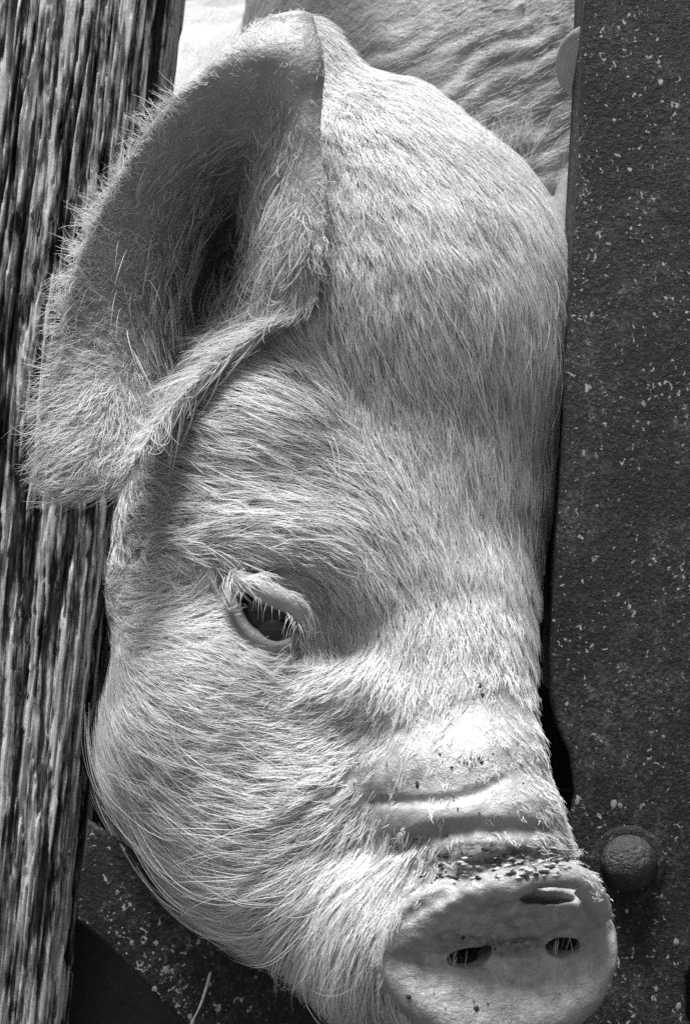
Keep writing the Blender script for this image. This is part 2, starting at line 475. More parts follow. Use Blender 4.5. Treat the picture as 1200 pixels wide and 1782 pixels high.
# ---- polygonise: naive surface nets on a stretched grid, evaluated only near the surface
def axis(a, b, fine, lo, hi, grow=1.22):
    mid = list(np.arange(a, b, fine)); l, s = [], fine
    x = a
    while x > lo: s *= grow; x -= min(s, 70); l.append(x)
    r, s, x = [], fine, mid[-1]
    while x < hi: s *= grow; x += min(s, 70); r.append(x)
    return np.array(l[::-1] + mid + r)
def polygonise():
    gx = axis(-585, 470, VOX, -1400, 1400); gy = axis(-910, 905, VOX, -2400, 1900); gz = axis(-300, 330, VOX, -4300, 360)
    B = 8
    nx, ny, nz = (len(g) // B * B for g in (gx, gy, gz))
    bx, by, bz = nx // B, ny // B, nz // B
    def cs(g, n): 
        a = g[:n].reshape(-1, B); e = np.append(a[1:, 0], g[min(n, len(g) - 1)]); return (a[:, 0] + e) / 2, e - a[:, 0]
    (cx, sx), (cy, sy), (cz, sz) = cs(gx, nx), cs(gy, ny), cs(gz, nz)
    C = np.stack(np.meshgrid(cx, cy, cz, indexing='ij'), -1).reshape(-1, 3)
    H = 0.5 * np.sqrt(sx[:, None, None] ** 2 + sy[None, :, None] ** 2 + sz[None, None, :] ** 2).ravel()
    dC = np.concatenate([sdf(c) for c in np.array_split(C, 8)])
    act = (np.abs(dC) < H * 1.1 + 12).reshape(bx, by, bz)
    # second level: blocks of half the size inside the active ones
    h = B // 2
    A2 = np.argwhere(np.repeat(np.repeat(np.repeat(act, 2, 0), 2, 1), 2, 2))
    def cs2(g, n):
        a = g[:n].reshape(-1, h); e = np.append(a[1:, 0], g[min(n, len(g) - 1)]); return (a[:, 0] + e) / 2, e - a[:, 0]
    (c0, s0), (c1, s1), (c2, s2) = cs2(gx, nx), cs2(gy, ny), cs2(gz, nz)
    q2 = np.stack((c0[A2[:, 0]], c1[A2[:, 1]], c2[A2[:, 2]]), -1)
    h2 = 0.5 * np.sqrt(s0[A2[:, 0]] ** 2 + s1[A2[:, 1]] ** 2 + s2[A2[:, 2]] ** 2)
    d2 = np.concatenate([sdf(c) for c in np.array_split(q2, 8)])
    act2 = np.zeros((2 * bx, 2 * by, 2 * bz), bool)
    k2 = np.abs(d2) < h2 * 1.15 + 5; act2[A2[k2, 0], A2[k2, 1], A2[k2, 2]] = True
    sg = np.repeat(np.repeat(np.repeat(np.where(dC < 0, -1.0, 1.0).astype(np.float32).reshape(bx, by, bz), 2, 0), 2, 1), 2, 2)
    sg[A2[:, 0], A2[:, 1], A2[:, 2]] = np.where(d2 < 0, -1, 1)
    F = np.repeat(np.repeat(np.repeat(sg, h, 0), h, 1), h, 2)
    node = np.repeat(np.repeat(np.repeat(act2, h, 0), h, 1), h, 2)
    for ax in range(3):
        sl = [slice(None)] * 3; sr = [slice(None)] * 3; sl[ax] = slice(1, None); sr[ax] = slice(0, -1)
        g = node.copy(); g[tuple(sl)] |= node[tuple(sr)]; node = g
    I = np.argwhere(node); print('NODES', len(I))
    pts = np.stack((gx[I[:, 0]], gy[I[:, 1]], gz[I[:, 2]]), -1)
    vals = np.concatenate([sdf(c) for c in np.array_split(pts, max(1, len(pts) // 200000))])
    F[I[:, 0], I[:, 1], I[:, 2]] = vals
    ins = F < 0
    cnt = np.zeros((nx - 1, ny - 1, nz - 1), np.int8)
    for a in (0, 1):
        for b in (0, 1):
            for c in (0, 1): cnt += ins[a:nx - 1 + a, b:ny - 1 + b, c:nz - 1 + c]
    cells = np.argwhere((cnt > 0) & (cnt < 8))
    vid = np.full(cnt.shape, -1, np.int32); vid[cells[:, 0], cells[:, 1], cells[:, 2]] = np.arange(len(cells))
    acc = np.zeros((len(cells), 3)); num = np.zeros(len(cells))
    G = (gx, gy, gz)
    for ax in range(3):
        o1, o2 = [a for a in range(3) if a != ax]
        for b in (0, 1):
            for c in (0, 1):
                i0 = cells.copy(); i0[:, o1] += b; i0[:, o2] += c; i1 = i0.copy(); i1[:, ax] += 1
                f0 = F[i0[:, 0], i0[:, 1], i0[:, 2]]; f1 = F[i1[:, 0], i1[:, 1], i1[:, 2]]
                x = (f0 < 0) != (f1 < 0); t = f0[x] / (f0[x] - f1[x])
                for k in range(3):
                    p0 = G[k][i0[x, k]]
                    acc[x, k] += p0 + (t * (G[k][i1[x, k]] - p0) if k == ax else 0)
                num[x] += 1
    V = acc / num[:, None]
    quads = []
    for ax in range(3):
        o1, o2 = [a for a in range(3) if a != ax]
        sl0 = [slice(None)] * 3; sl1 = [slice(None)] * 3; sl0[ax] = slice(0, -1); sl1[ax] = slice(1, None)
        E = np.argwhere(ins[tuple(sl0)] != ins[tuple(sl1)])
        E = E[(E[:, o1] > 0) & (E[:, o2] > 0) & (E[:, o1] < cnt.shape[o1]) & (E[:, o2] < cnt.shape[o2])]
        def cid(d1, d2):
            q = E.copy(); q[:, o1] -= d1; q[:, o2] -= d2; return vid[q[:, 0], q[:, 1], q[:, 2]]
        Q = np.stack((cid(0, 0), cid(1, 0), cid(1, 1), cid(0, 1)), -1)
        flip = ins[E[:, 0], E[:, 1], E[:, 2]]
        if ax == 1: flip = ~flip
        Q[~flip] = Q[~flip][:, ::-1]
        quads.append(Q[(Q >= 0).all(1)])
    return V, np.vstack(quads)

tick('features'); V, Q = polygonise(); tick('poly')
print('BODY verts', len(V), 'quads', len(Q))

def vnormals(V, Q):
    n = np.cross(V[Q[:, 2]] - V[Q[:, 0]], V[Q[:, 3]] - V[Q[:, 1]]); N = np.zeros_like(V)
    for k in range(4): np.add.at(N, Q[:, k], n)
    return N / np.maximum(np.linalg.norm(N, axis=1), 1e-9)[:, None]
N = vnormals(V, Q)
if (N[:, 2] * (V[:, 2] > np.percentile(V[:, 2], 97))).sum() < 0: Q = Q[:, ::-1]; N = -N
PX = to_pix(V)
def vnoise(p, scale, seed):
    q = p / scale + seed * 17.3; i = np.floor(q).astype(np.int64); f = q - i; f = f * f * (3 - 2 * f); out = 0
    for a in (0, 1):
        for b in (0, 1):
            for c in (0, 1):
                h = ((i[:, 0] + a) * 73856093) ^ ((i[:, 1] + b) * 19349663) ^ ((i[:, 2] + c) * 83492791) ^ (seed * 7919)
                h = (h * 2654435761) & 0xFFFFFF; h = ((h ^ (h >> 11)) * 40503) & 0xFFFF
                out = out + (h / 65535.0) * np.where(a, f[:, 0], 1 - f[:, 0]) * np.where(b, f[:, 1], 1 - f[:, 1]) * np.where(c, f[:, 2], 1 - f[:, 2])
    return out - 0.5
# folds of loose skin on the neck and shoulder behind the crown
_back = np.clip((-430 - V[:, 2]) / 150, 0, 1) * np.clip((2600 + V[:, 2]) / 600, 0, 1)
_ph = (V[:, 1] - 0.45 * V[:, 0]) / 16.0 + 7.0 * vnoise(V, 260, 5) + 2.5 * vnoise(V, 90, 6)
_am = np.clip(0.8 + 2.2 * vnoise(V * np.array((0.5, 1, 1)), 120, 7), 0, 2)
V = V - N * (_back * (_am * 3.4 * (1 - 2 * np.abs(np.sin(_ph)) ** 1.2) + 9 * vnoise(V, 120, 8)))[:, None]
N = vnormals(V, Q)
PX = to_pix(V)

def dist_poly(px, pts):
    c = catmull(np.asarray(pts, float), 6) if len(pts) > 2 else np.asarray(pts, float)
    out = np.full(len(px), 1e9)
    for a, b in zip(c[:-1], c[1:]):
        ab = b - a; t = np.clip(((px - a) @ ab) / max(ab @ ab, 1e-9), 0, 1)
        out = np.minimum(out, np.linalg.norm(px - a - t[:, None] * ab, axis=1))
    return out

# uneven skin: shallow lumps everywhere, finer creases on the snout
_sn = np.exp(-((PX[:, 0] - 868) / 230) ** 2 - ((PX[:, 1] - 1580) / 190) ** 2) * (V[:, 2] > -50)
V = V + N * (5.0 * vnoise(V, 46, 1) + (1.2 + 4.0 * _sn) * vnoise(V, 19, 2) + _sn * 3.0 * vnoise(V * np.array((0.4, 1, 1)), 8, 3))[:, None]
N = vnormals(V, Q)
PIG_BASE = np.array((0.0, 0.3, 0.0))
pig = empty('pig', tuple(PIG_BASE), 'white bristly pig resting its head between the wooden post and steel panel', 'pig')
def pig_space(p): return to_world(p) - PIG_BASE
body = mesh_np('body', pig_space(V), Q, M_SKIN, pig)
blob = lambda x, y, rx, ry: np.exp(-((PX[:, 0] - x) / rx) ** 2 - ((PX[:, 1] - y) / ry) ** 2)
front = (V[:, 2] > -260)
bare = np.clip(1.3 * blob(868, 1680, 190, 140) + 0.9 * blob(770, 1340, 200, 50), 0, 1) * front
point_attr(body, 'bare', bare)
grime_shade = np.clip(0.95 * blob(790, 1485, 140, 36) + 0.8 * blob(905, 1490, 90, 30) + 0.8 * blob(885, 1642, 110, 16) + 0.35 * blob(900, 1590, 170, 40) + 0.4 * blob(720, 1700, 70, 90) + 0.4 * blob(870, 1775, 170, 24) + 0.3 * blob(620, 1420, 120, 50)  # crusty dirt, plus shade painted on the disc's upper band and nostril fold
    + 0.8 * blob(395, 425, 90, 130) * (V[:, 2] < -150) + 0.75 * blob(330, 600, 70, 80) * (V[:, 2] < -110), 0, 1) * (V[:, 2] > -520)  # ear canal and fold: shade painted into the skin colour
point_attr(body, 'grime_shade', grime_shade)

# ------------------------------------------------------------------ eyeball
def uv_ball(r, nu=28, nv=18):
    co = []; fa = []
    for j in range(nv + 1):
        t = math.pi * j / nv
        for i in range(nu):
            a = 2 * math.pi * i / nu; co.append((r * math.sin(t) * math.cos(a), r * math.cos(t), r * math.sin(t) * math.sin(a)))
    for j in range(nv):
        for i in range(nu):
            a, b = j * nu + i, j * nu + (i + 1) % nu; fa.append((a, b, b + nu, a + nu))
    return np.array(co), fa
c, f = uv_ball(56)
eye = mesh_np('eye', pig_space(c + EYE_C), f, M_EYE, pig)
c, f = uv_ball(36)
mesh_np('cornea', pig_space(c + P(476, 1098, EYE_C[2] + 56 - 31)), f, M_EYE, eye)

# ------------------------------------------------------------------ wooden post
def build_post():
    # profile round the post: (offset from the right-hand edge, depth), in modelling units
    prof = [(-560, -620), (-560, -285)]
    for a in np.linspace(180, 90, 7): prof.append((-520 + 40 * math.cos(math.radians(a)), -270 + 40 * math.sin(math.radians(a)) - 0))
    for a in np.linspace(90, 0, 14): prof.append((-70 + 70 * math.cos(math.radians(a)), -300 + 70 * math.sin(math.radians(a))))
    prof += [(0, -620), (-560, -620)]
    prof = np.array(prof, float)
    seg = np.linalg.norm(np.diff(prof, axis=0), axis=1); cum = np.append(0, np.cumsum(seg))
    ss = np.arange(0, cum[-1], 2.4)
    px = np.interp(ss, cum, prof[:, 0]); pz = np.interp(ss, cum, prof[:, 1])
    tn = np.stack((np.gradient(px), np.gradient(pz)), -1); tn /= np.linalg.norm(tn, axis=1)[:, None]
    nrm = np.stack((-tn[:, 1], tn[:, 0]), -1)       # outwards
    t = np.concatenate((np.arange(-1500, -60, 60), np.arange(-60, 1840, 6.5), np.arange(1840, 3080, 60)))
    nt, ns = len(t), len(ss)
    tt = np.arange(-1500, 3080, 6.5)
    def field(wl, wt, seed, oc=3, gain=0.5):
        g = noise_grid((len(tt), ns), (len(tt) * 6.5 / wt, ss[-1] / wl), seed, oc, gain)
        return g[np.clip(((t + 1500) / 6.5).astype(int), 0, len(tt) - 1)]
    # fibres wander a little sideways along the post
    sh = (field(260, 700, 11, 2) - 0.5) * 60
    def warp(g):
        idx = np.clip(np.arange(ns)[None] + (sh / 2.4), 0, ns - 1).astype(int); return np.take_along_axis(g, idx, 1)
    A = warp(field(36, 800, 1, 4, 0.6)); Bf = warp(field(9, 380, 2, 3, 0.65)); Cf = warp(field(6, 150, 3, 3, 0.6)); D = field(120, 160, 4, 3)
    crack = np.clip(1 - np.abs(A - 0.5) / 0.035, 0, 1) + 0.7 * np.clip(1 - np.abs(Bf - 0.52) / 0.05, 0, 1)
    plate = 1 / (1 + np.exp(-(Bf - 0.5) * 40)) * 0.6 + 1 / (1 + np.exp(-(Cf - 0.52) * 30)) * 0.4
    # long splits that follow the fibres
    rc = np.random.default_rng(21); split = np.zeros((nt, ns)); S_, T_ = ss[None] + sh, t[:, None]
    for _ in range(150):
        s0, t0, ln = rc.uniform(0, ss[-1]), rc.uniform(-300, 1900), rc.uniform(90, 620); wd = rc.uniform(1.6, 5.0)
        e = np.clip(1 - np.abs((T_ - t0) / (ln / 2)) ** 3, 0, 1)
        m_ = (np.abs(t - t0) < ln / 2); c_ = s0 + 5 * np.sin(T_[m_] / 75 + s0)
        split[m_] = np.maximum(split[m_], np.clip(1.4 - np.abs(S_[m_] - c_) / (wd * e[m_] + 0.01), 0, 1))
    h = 16 * (A - 0.5) + 6 * plate - 26 * split - 16 * np.clip(crack, 0, 1.3) - 16 * np.clip(D - 0.58, 0, 1)
    edge = 185.0 / 1782.0
    X = (285 - edge * t[:, None] - 600) * 1.0575 + 600 + px[None] + h * nrm[None, :, 0]
    Wd = pz[None] + h * nrm[None, :, 1]
    Y = np.repeat(t[:, None], ns, 1)
    co = np.stack((X - 600, (891 - Y) * 1.0575, Wd), -1).reshape(-1, 3)
    i = np.arange(nt - 1)[:, None] * ns; j = np.arange(ns)[None]; j2 = (j + 1) % ns
    F = np.stack((i + j, i + j2, i + ns + j2, i + ns + j), -1).reshape(-1, 4)
    base = np.array((to_world(np.array((-560.0, 0, -250)))[0], 0.07, 0.0))
    wco = to_world(co)
    post = mesh_np('wooden_post', wco - base, F, M_WOOD)
    post.location = base
    silver = np.clip(0.02 + 0.9 * (field(13, 55, 31, 3, 0.6) - 0.5) + 0.75 * plate + 0.9 * (field(60, 600, 5, 3) - 0.42) + 0.5 * (D - 0.5), 0, 1)
    point_attr(post, 'silver', silver.ravel())
    tag(post, 'cracked weathered grey wooden post under the drooping ear', 'post')
build_post()

# ------------------------------------------------------------------ steel panel
import bmesh
PANEL_W = -75.0
def build_panel():
    poly = [(1034, -900), (1017, 0), (1004, 300), (988, 560), (977, 800), (964, 1000), (957, 1150), (957, 1215), (968, 1262), (990, 1310), (1000, 1380),
            (985, 1450), (930, 1560), (860, 1640), (700, 1690), (600, 1690), (470, 1650), (330, 1545), (240, 1490), (165, 1436), (152, 1428),
            (130, 1598), (140, 1606), (230, 1690), (320, 1784), (420, 1890), (500, 2010), (560, 2400), (1200, 2400), (1203, 1790), (1194, 1768), (1194, 1700), (1206, 1682), (1225, 1690), (1232, 1740), (1230, 2400), (1700, 2400), (1700, -900)]
    bm = bmesh.new()
    vs_ = [bm.verts.new(P(x, y, PANEL_W)) for x, y in poly]
    f = bm.faces.new(vs_)
    r = bmesh.ops.extrude_face_region(bm, geom=[f])
    for v in [g for g in r['geom'] if isinstance(g, bmesh.types.BMVert)]: v.co.z -= 24
    bmesh.ops.recalc_face_normals(bm, faces=bm.faces)
    ed = [e for e in bm.edges if len(e.link_faces) == 2 and e.calc_face_angle() > 1.0 and abs(e.verts[0].co.z - PANEL_W) < 1 and abs(e.verts[1].co.z - PANEL_W) < 1]
    bmesh.ops.bevel(bm, geom=ed, offset=9, segments=3, profile=0.5, affect='EDGES')
    bmesh.ops.triangulate(bm, faces=bm.faces)
    co = np.array([v.co for v in bm.verts]); fa = [[v.index for v in f.verts] for f in (bm.verts.index_update(), bm.faces)[1]]
    bm.free()
    base = np.array((0.18, 0.03, 0.0))
    root = bpy.data.objects.new('steel_panel', None); link(root); root.location = base
    tag(root, 'rusty pitted dark steel panel with a notch around the pig snout', 'panel')
    sheet = mesh_np('sheet', to_world(co) - base, fa, M_METAL, root, smooth=False)
    # return flange behind the long edge
    e = catmull([(1037, -900), (1020, 0), (1007, 300), (991, 560), (980, 800), (967, 1000), (961, 1205)], 6)
    c = []; fa = []
    for x, y in e:
        a = P(x, y, PANEL_W - 12)
        for dx, dw in ((0, 0), (0, -230), (16, -230), (16, 0)): c.append(a + np.array((dx, 0, dw)))
    for k in range(len(e) - 1):
        for q in range(4): fa.append((4 * k + q, 4 * k + (q + 1) % 4, 4 * k + 4 + (q + 1) % 4, 4 * k + 4 + q))
    fa += [(0, 3, 2, 1), (4 * len(e) - 4, 4 * len(e) - 3, 4 * len(e) - 2, 4 * len(e) - 1)]
    mesh_np('flange', to_world(np.array(c)) - base, fa, M_METAL, root, smooth=False)
    # bolt: washer with a domed head
    def lathe(prof, n=40):
        co, fa = [], []
        for r, z in prof:
            for i in range(n):
                a = 2 * math.pi * i / n; co.append((r * math.cos(a), r * math.sin(a), z))
        for k in range(len(prof) - 1):
            for i in range(n):
                fa.append((k * n + i, k * n + (i + 1) % n, (k + 1) * n + (i + 1) % n, (k + 1) * n + i))
        return np.array(co), fa
    bc = P(1092, 1502, PANEL_W)
    co, fa = lathe([(0.1, 44), (14, 43), (26, 39), (36, 33), (40, 30), (48, 16), (51, 4), (51, -6)]); 
    bolt = mesh_np('bolt', to_world(co + bc) - base, fa, M_BOLT, root)
    co, fa = lathe([(46, 4), (60, 5), (66, 3), (69, -4)])
    mesh_np('washer', to_world(co + bc) - base, fa, M_METAL, bolt)
    bolt['label'] = 'domed rusty bolt head beside the snout'
    # stuck flakes of pale paint and lime
    vv, ff = [], []
    r = np.random.default_rng(5)
    spots = [(1066, 1398, 11), (1078, 1402, 7), (1120, 1470, 7), (1175, 1640, 8), (1090, 1585, 6), (1150, 1560, 5), (1004, 1395, 5), (1045, 1290, 5), (1120, 1330, 4), (1125, 100, 5), (1180, 1750, 8), (1140, 1720, 6),
             (205, 1552, 6), (290, 1686, 9), (300, 1690, 7), (345, 1640, 7), (365, 1712, 7), (230, 1640, 6), (380, 1755, 10), (420, 1740, 6), (270, 1720, 7), (330, 1770, 7), (445, 1700, 5)]
    for _ in range(80):
        spots.append((r.uniform(1005, 1195), r.uniform(0, 1780), r.uniform(1.0, 2.6)))
    for _ in range(60):
        t = r.random(); spots.append((150 + 180 * t + abs(r.normal(0, 18)) + 4, 1600 + 180 * t - abs(r.normal(0, 16)) - 3, r.uniform(1.5, 4)))
    for y in np.arange(0, 1210, 9):
        if r.random() < 0.35: spots.append((float(np.interp(y, [0, 300, 560, 800, 1000, 1215], [1022, 1008, 993, 982, 969, 962])) + abs(r.normal(0, 4)) + 3, y, r.uniform(1.2, 3)))
    for x, y, s_ in spots:
        c0 = P(x, y, PANEL_W); n = 7; k0 = len(vv)
        vv.append(c0 + np.array((0, 0, 0.10 * s_ + 0.7)))
        for i in range(n):
            a = 2 * math.pi * i / n; q = s_ * r.uniform(0.55, 1.15)
            vv.append(c0 + np.array((q * math.cos(a), 1.3 * q * math.sin(a), -0.6)))
        for i in range(n): ff.append((k0, k0 + 1 + i, k0 + 1 + (i + 1) % n))
    tag(mesh_np('paint_flakes', to_world(np.array(vv)) - base, ff, M_PAINT, root, smooth=False), kind='stuff')
build_panel()

# ------------------------------------------------------------------ ground
g = 800.0
gr = mesh_np('ground', np.array([(-g, -g, 0), (g, -g, 0), (g, g, 0), (-g, g, 0)], float), [(0, 1, 2, 3)], M_GROUND, smooth=False)
tag(gr, kind='structure')

# ------------------------------------------------------------------ hair
tri = np.vstack((Q[:, [0, 1, 2]], Q[:, [0, 2, 3]]))
tc_ = V[tri].mean(1); tpx = to_pix(tc_)
tn_ = np.cross(V[tri[:, 1]] - V[tri[:, 0]], V[tri[:, 2]] - V[tri[:, 0]]); tar = np.linalg.norm(tn_, axis=1) * 0.5
tn_ = tn_ / np.maximum(2 * tar, 1e-9)[:, None]
view = np.array((0, 0, DP)) - tc_; view /= np.linalg.norm(view, axis=1)[:, None]
facing = (tn_ * view).sum(1)
inview = (tpx[:, 0] > -60) & (tpx[:, 0] < 1130) & (tpx[:, 1] > -40) & (tpx[:, 1] < 1830) & ((tc_[:, 2] > -330) | ((tpx[:, 1] < 330) & (tc_[:, 2] > -1500))) & (facing > -0.45)
tri, tc_, tpx, tn_, tar, facing = (a[inview] for a in (tri, tc_, tpx, tn_, tar, facing))
# how near to the ear sheet each face lies, and how near to the sheet's margin
ear_d = np.full(len(tri), 999.0); ear_m = np.zeros(len(tri)); ear_row = np.zeros(len(tri)); ear_col = np.zeros(len(tri))
_bb = np.where(np.all((tc_ > EAR_LO - 30) & (tc_ < EAR_HI + 30), axis=1))[0]
for i in _bb:
    _, j, d = ear_kd.find(tc_[i]); rr, cc = divmod(j, _nc)
    ear_d[i] = d - ear_th[j]; ear_row[i] = rr / (_nr - 1); ear_col[i] = cc / (_nc - 1)
on_ear = (ear_d < 6) | ((ear_d < 16) & (tpx[:, 0] < 572) & (tpx[:, 1] < 545))

# combing guides: place, direction (x right, y down), length, density
GUIDE = np.array([
 # forehead and crown
 (600, 130, .55, 1, 46, 1.6), (700, 190, .6, 1, 50, 1.8), (820, 260, .5, 1, 60, 1.8), (640, 330, .35, 1, 50, 1.6), (760, 400, .42, 1, 66, 1.6), (880, 400, .35, 1, 76, 1.5), (960, 380, .15, 1, 80, 1.2),
 (620, 520, .1, 1, 60, .8), (740, 560, .25, 1, 76, 1), (850, 600, .22, 1, 90, 1.3), (940, 600, .02, 1, 90, 1.3), (640, 680, .05, 1, 60, .8), (760, 740, .12, 1, 84, 1), (860, 780, .0, 1, 92, 1.2), (940, 800, -.08, 1, 90, 1.2),
 (700, 860, .25, 1, 70, .7), (800, 900, .05, 1, 80, 1), (900, 950, -.1, 1, 76, .9), (660, 960, .45, 1, 66, 1), (760, 1050, .1, 1, 56, .9), (860, 1080, -.05, 1, 42, .6), (920, 1090, -.1, 1, 56, .8),
 (660, 1080, .15, 1, 52, .6), (720, 1180, .1, 1, 40, .6), (800, 1200, -.1, 1, 30, .3), (880, 1200, -.35, 1, 32, .35), (800, 1260, 0, 1, 20, .15), (730, 1270, -.1, 1, 22, .2), (880, 1260, -.2, 1, 20, .2),
 # temple and brow, combed towards the middle of the face
 (300, 760, 1, .25, 100, .7), (400, 720, 1, .3, 110, .7), (500, 650, .7, .6, 90, .8), (500, 780, 1, .3, 105, .7), (600, 820, .8, .6, 90, .7), (260, 850, 1, .25, 90, 1), (400, 850, 1, .2, 100, .7), (540, 880, 1, .3, 90, .7), (620, 900, .7, .7, 76, .7),
 (260, 940, 1, .05, 70, .9), (380, 940, 1, -.08, 80, 1), (480, 945, 1, -.12, 80, 1), (570, 960, 1, .3, 66, 1), (440, 1010, .8, .5, 34, .8), (490, 1030, .8, .6, 34, .8), (620, 1020, .5, 1, 60, 1), (570, 1060, .35, 1, 40, .45), (600, 1140, .25, 1, 40, .5),
 # cheek, combed back
 (240, 1010, -1, .05, 56, .8), (330, 1020, -1, .15, 50, .8), (380, 1060, -1, .3, 36, .6), (230, 1100, -1, -.12, 60, 1), (340, 1120, -1, -.35, 50, .9), (420, 1160, -1, -.5, 46, .9), (480, 1190, -1, -.15, 50, 1), (540, 1195, -1, .45, 50, 1), (600, 1230, -1, .5, 36, .7),
 (215, 1220, -.6, -.8, 76, 1.9), (320, 1240, -1, -.4, 76, 1.9), (440, 1270, -1, -.25, 70, 1.9), (540, 1270, -1, .1, 56, 1), (200, 1320, -.5, -.9, 90, 1.9), (300, 1360, -.9, -.55, 86, 1.9), (420, 1380, -1, -.35, 80, 1.9), (520, 1370, -1, -.05, 60, 1), (570, 1330, -1, .4, 40, .7),
 (240, 1430, -.7, -.75, 110, 1.2), (340, 1470, -.95, -.5, 110, 1.1), (460, 1470, -1, -.15, 90, 1), (560, 1450, -.8, .5, 60, .8), (360, 1570, -1, -.5, 130, 1), (470, 1570, -.9, .2, 110, 1), (560, 1560, -.6, .9, 90, 1), (640, 1540, -.35, 1, 70, .9), (430, 1640, -.9, .3, 130, 1), (520, 1660, -.6, .8, 120, 1), (610, 1660, -.3, 1, 100, 1), (650, 1730, -.2, 1, 90, 1), (600, 1760, -.3, 1, 110, 1), (520, 1740, -.6, .8, 120, 1),
 # muzzle, nearly bare
 (640, 1330, -.8, .6, 26, .35), (740, 1330, -.2, 1, 20, .3), (840, 1310, .1, 1, 18, .3), (910, 1310, .6, .7, 26, .6), (680, 1410, -.4, 1, 22, .3), (800, 1410, .1, 1, 18, .3), (920, 1400, .6, .6, 26, .5), (960, 1440, .8, .4, 34, .8), (700, 1480, -.3, 1, 40, .7), (660, 1500, -.3, 1, 60, .8), (780, 1480, .1, 1, 18, .25), (880, 1470, .3, 1, 16, .2), (960, 1480, .6, -.2, 30, .5), (840, 1515, .3, 1, 10, .05), (930, 1500, .3, 1, 10, .05), (750, 1545, -.3, 1, 14, .1),
 (670, 1600, -.3, 1, 50, .6), (680, 1680, -.5, .8, 36, .3),
 # snout disc
 (760, 1640, 0, 1, 6, .0), (860, 1600, 0, 1, 6, .0), (960, 1580, 0, 1, 6, .0), (860, 1700, 0, 1, 6, .0), (980, 1700, 0, 1, 6, .0), (860, 1770, 0, 1, 6, .0), (740, 1720, 0, 1, 6, .0), (1040, 1640, 0, 1, 6, .0), (1010, 1760, 0, 1, 6, 0), (780, 1780, 0, 1, 6, 0), (820, 1640, 0, 1, 6, 0), (930, 1640, 0, 1, 6, 0), (720, 1660, 0, 1, 6, 0), (1010, 1600, 0, 1, 6, 0),(790, 1590, 0, 1, 6, 0), (900, 1555, 0, 1, 6, 0),
], float)
EGUIDE = np.array([
 (500, 60, .2, -1, 20, .3), (400, 100, -.6, -1, 34, .6), (280, 215, -.6, -1, 60, 1), (210, 300, -.8, -.8, 66, 1), (150, 400, -1, -.35, 70, 1), (105, 520, -1, -.1, 76, 1.1), (92, 620, -1, .15, 80, 1.3), (75, 720, -1, .35, 84, 1.5), (70, 800, -.9, .6, 84, 1.6), (100, 862, -1, .25, 60, 1.2),
 (470, 150, -.3, 1, 24, .25), (400, 200, -.5, .6, 24, .25), (330, 260, -.7, .3, 30, .3), (270, 330, -.9, 0, 44, .5), (220, 420, -1, -.1, 62, .7), (180, 520, -1, 0, 76, .9), (170, 610, -1, .2, 86, 1.2), (160, 700, -.9, .6, 90, 1.6), (150, 790, -.85, .6, 84, 1.6), (210, 740, -.6, 1, 90, 1.6), (262, 720, -.35, 1, 80, 1.6), (225, 810, -.8, .62, 64, 1.4), (250, 785, -.55, .9, 60, 1.4), (160, 852, -1, .2, 56, 1.3),
 (360, 320, -.8, .4, 50, .35), (330, 420, -1, .1, 80, .55), (300, 520, -1, -.25, 90, .8), (280, 610, -1, -.2, 90, 1), (330, 600, -.8, -.6, 80, .8), (400, 560, -.7, -.7, 80, .6), (330, 660, -.5, .8, 80, 1), (300, 690, -.5, 1, 90, 1.2), (420, 590, -.9, .4, 70, .8), (480, 560, -.8, .4, 60, .7),
 (480, 260, -.5, 1, 60, .7), (490, 340, -.5, 1, 80, 1), (480, 420, -.5, 1, 80, 1), (470, 500, -.9, .7, 70, .8), (540, 150, .1, 1, 16, .2), (545, 280, .2, 1, 20, .3), (560, 200, .6, .6, 22, .5), (562, 350, .5, .8, 26, .6), (562, 460, .3, 1, 40, .8), (550, 530, .3, 1, 50, .8), (440, 400, -.6, .9, 60, .5),
], float)
def guide(px, G, soft=34.0):
    out = np.empty((len(px), 4))
    for k in range(0, len(px), 20000):
        q = px[k:k + 20000]
        d2 = (q[:, None, 0] - G[None, :, 0]) ** 2 + (q[:, None, 1] - G[None, :, 1]) ** 2
        w = 1.0 / (d2 + soft * soft) ** 1.7; w /= w.sum(1)[:, None]
        u = G[:, 2:4] / np.linalg.norm(G[:, 2:4], axis=1)[:, None]
        out[k:k + 20000, :2] = w @ u; out[k:k + 20000, 2:] = w @ G[:, 4:6]
    out[:, :2] /= np.maximum(np.linalg.norm(out[:, :2], axis=1), 1e-6)[:, None]
    return out

